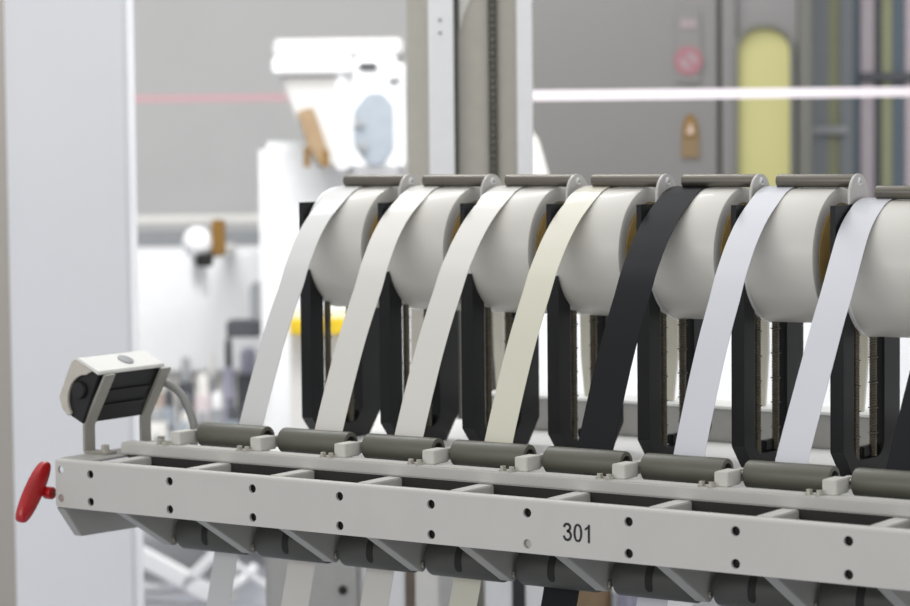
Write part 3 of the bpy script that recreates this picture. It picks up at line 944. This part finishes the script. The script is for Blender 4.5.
g = thing('white_bench', (-0.85, 9.4, 0), 'low white work bench with machine parts, seen between sensor and first stand', 'bench', hall=True)
obj('top', MB().box(-1.45, -0.735, 8.55, 9.7, 0.40, 0.44, 0.006), M['white'], g, hall=True)
for u, v in ((-1.4, 8.6), (-0.80, 8.6), (-1.4, 9.64), (-0.80, 9.64)):
    obj('leg', MB().box(u - 0.025, u + 0.025, v - 0.025, v + 0.025, 0, 0.40), M['offwhite'], g, hall=True)
# machine parts standing on the bench: (name, u, v, w, d, h, colour, knob colour, label)
ITEMS = [
    ('gear_motor', -1.16, 9.45, 0.16, 0.10, 0.285, 'brown', 'offwhite', 'brownish gear motor box on the left of the bench beside the sensor'),
    ('valve_block', -1.035, 9.5, 0.055, 0.10, 0.330, 'darkgrey', 'midgrey', 'dark upright valve block on the bench left of the gap'),
    ('pump_body', -0.965, 9.45, 0.06, 0.09, 0.270, 'pinkish', 'offwhite', 'pinkish pump body on the bench beside the dark valve block'),
    ('filter_pot', -0.90, 9.3, 0.05, 0.08, 0.215, 'midgrey', 'white', 'mid grey filter pot in the middle of the bench'),
    ('control_box', -0.80, 9.55, 0.085, 0.08, 0.360, 'darkgrey', 'violet', 'dark control box standing highest on the right of the bench'),
    ('servo_drive', -0.875, 9.55, 0.04, 0.07, 0.400, 'violet', 'darkgrey', 'violet grey servo drive behind the filter pot on the bench'),
    ('cylinder_block', -1.10, 9.05, 0.08, 0.09, 0.185, 'offwhite', 'midgrey', 'white cylinder block on the bench in front of the gear motor'),
    ('clamp_unit', -0.99, 8.95, 0.05, 0.07, 0.145, 'midgrey', 'bluegrey', 'grey clamp unit on the bench in front of the pump body'),
    ('regulator', -0.82, 9.05, 0.05, 0.07, 0.190, 'bluegrey', 'darkgrey', 'blue grey regulator at the right front of the bench'),
    ('gripper', -0.90, 8.85, 0.055, 0.07, 0.125, 'offwhite', 'brown', 'white gripper at the front middle of the bench'),
    ('feeder_cup', -1.19, 8.8, 0.06, 0.07, 0.115, 'bluegrey', 'white', 'blue grey feeder cup at the left front of the bench'),
    ('slide_block', -1.05, 8.72, 0.075, 0.06, 0.075, 'midgrey', 'white', 'low grey slide block at the very front of the bench'),
    ('solenoid', -0.945, 9.60, 0.035, 0.06, 0.340, 'midgrey', 'offwhite', 'slim grey solenoid standing behind the pinkish pump body'),
    ('spindle_unit', -1.075, 9.25, 0.045, 0.06, 0.235, 'bluegrey', 'darkgrey', 'blue grey spindle unit between the valve block and the cylinder block'),
    ('stepper_motor', -0.935, 9.10, 0.050, 0.06, 0.165, 'darkgrey', 'midgrey', 'dark square stepper motor in front of the filter pot'),
    ('air_filter', -1.005, 9.20, 0.035, 0.05, 0.215, 'offwhite', 'bluegrey', 'white air filter between the clamp unit and the valve block'),
    ('limit_switch', -0.865, 8.70, 0.040, 0.05, 0.105, 'midgrey', 'darkgrey', 'small grey limit switch at the front right corner of the bench'),
    ('oil_cup', -0.985, 8.68, 0.045, 0.05, 0.085, 'offwhite', 'midgrey', 'low white oil cup at the front edge of the bench'),
]
for n_, u, v, ww, dd, hh, m1, m2, lab in ITEMS:
    g = thing(n_, (u, v, 0.44), lab, 'machine part', hall=True)
    obj('body', MB().box(u - ww / 2, u + ww / 2, v - dd / 2, v + dd / 2, 0.44, 0.44 + hh * 0.72, 0.008), M[m1], g, hall=True)
    obj('cap', MB().lathe([(0, 0), (0, ww * .36), (hh * .2, ww * .36), (hh * .28, ww * .25), (hh * .28, 0)], (u, v, 0.44 + hh * .72), 'Z', 20), M[m2], g, hall=True)
    obj('port', MB().cyl((u + ww * .1, v - dd / 2 - 0.015, 0.44 + hh * .4), 0.018, ww * .2, 'Y', 16), M[m2], g, hall=True)
g = thing('wall_unit', (-0.72, 9.0, 0.80), 'small grey and dark unit fixed on the white machine beside the first tape', 'machine part', hall=True)
obj('box', MB().box(-0.77, -0.725, 9.3, 9.5, 0.92, 1.06, 0.006), M['midgrey'], g, hall=True)
obj('bracket', MB().box(-0.725, -0.70, 9.36, 9.42, 0.95, 1.0), M['darkgrey'], g, hall=True)
obj('foot', MB().box(-0.86, -0.72, 9.3, 9.45, 0.86, 0.92, 0.006), M['darkgrey'], g, hall=True)
hbox('yellow_guard', 'yellow guard strip glimpsed through the first stand', 'guard', (-0.535, -0.33, 8.0, 8.06, 0.968, 1.018), 'yellow', 0.004)
obj_y = tag(obj('guard_carrier', MB().box(-0.54, -0.32, 8.07, 8.12, 0.0, 1.05, 0.004), M['offwhite'], hall=True), 'white upright plate carrying the yellow guard strip', 'plate')

# trestle on the floor under the left end of the rail
g = thing('white_trestle', (-0.95, 8.5, 0), 'white slanting trestle on the floor under the left end of the rail', 'trestle', hall=True)
obj('slant_bar', MB().obox((-1.20, 8.45, 0.20), (0.34, 0, -0.19), (0, 0.06, 0), (0.02, 0, 0.06), 0.006), M['white'], g, hall=True)
obj('slant_bar', MB().obox((-0.94, 8.45, 0.05), (0.16, 0, 0.16), (0, 0.06, 0), (-0.02, 0, 0.03), 0.006), M['white'], g, hall=True)
obj('foot', MB().tube(smooth_path([(-1.2, 8.6, 0.06), (-1.05, 8.55, 0.045), (-0.95, 8.5, 0.07), (-0.80, 8.5, 0.05), (-0.70, 8.55, 0.12)], 6), 0.018), M['white'], g, hall=True)
obj('strut', MB().obox((-0.80, 8.4, 0.175), (0.20, 0, -0.15), (0, 0.03, 0), (0.008, 0, 0.015), 0.003), M['white'], g, hall=True)
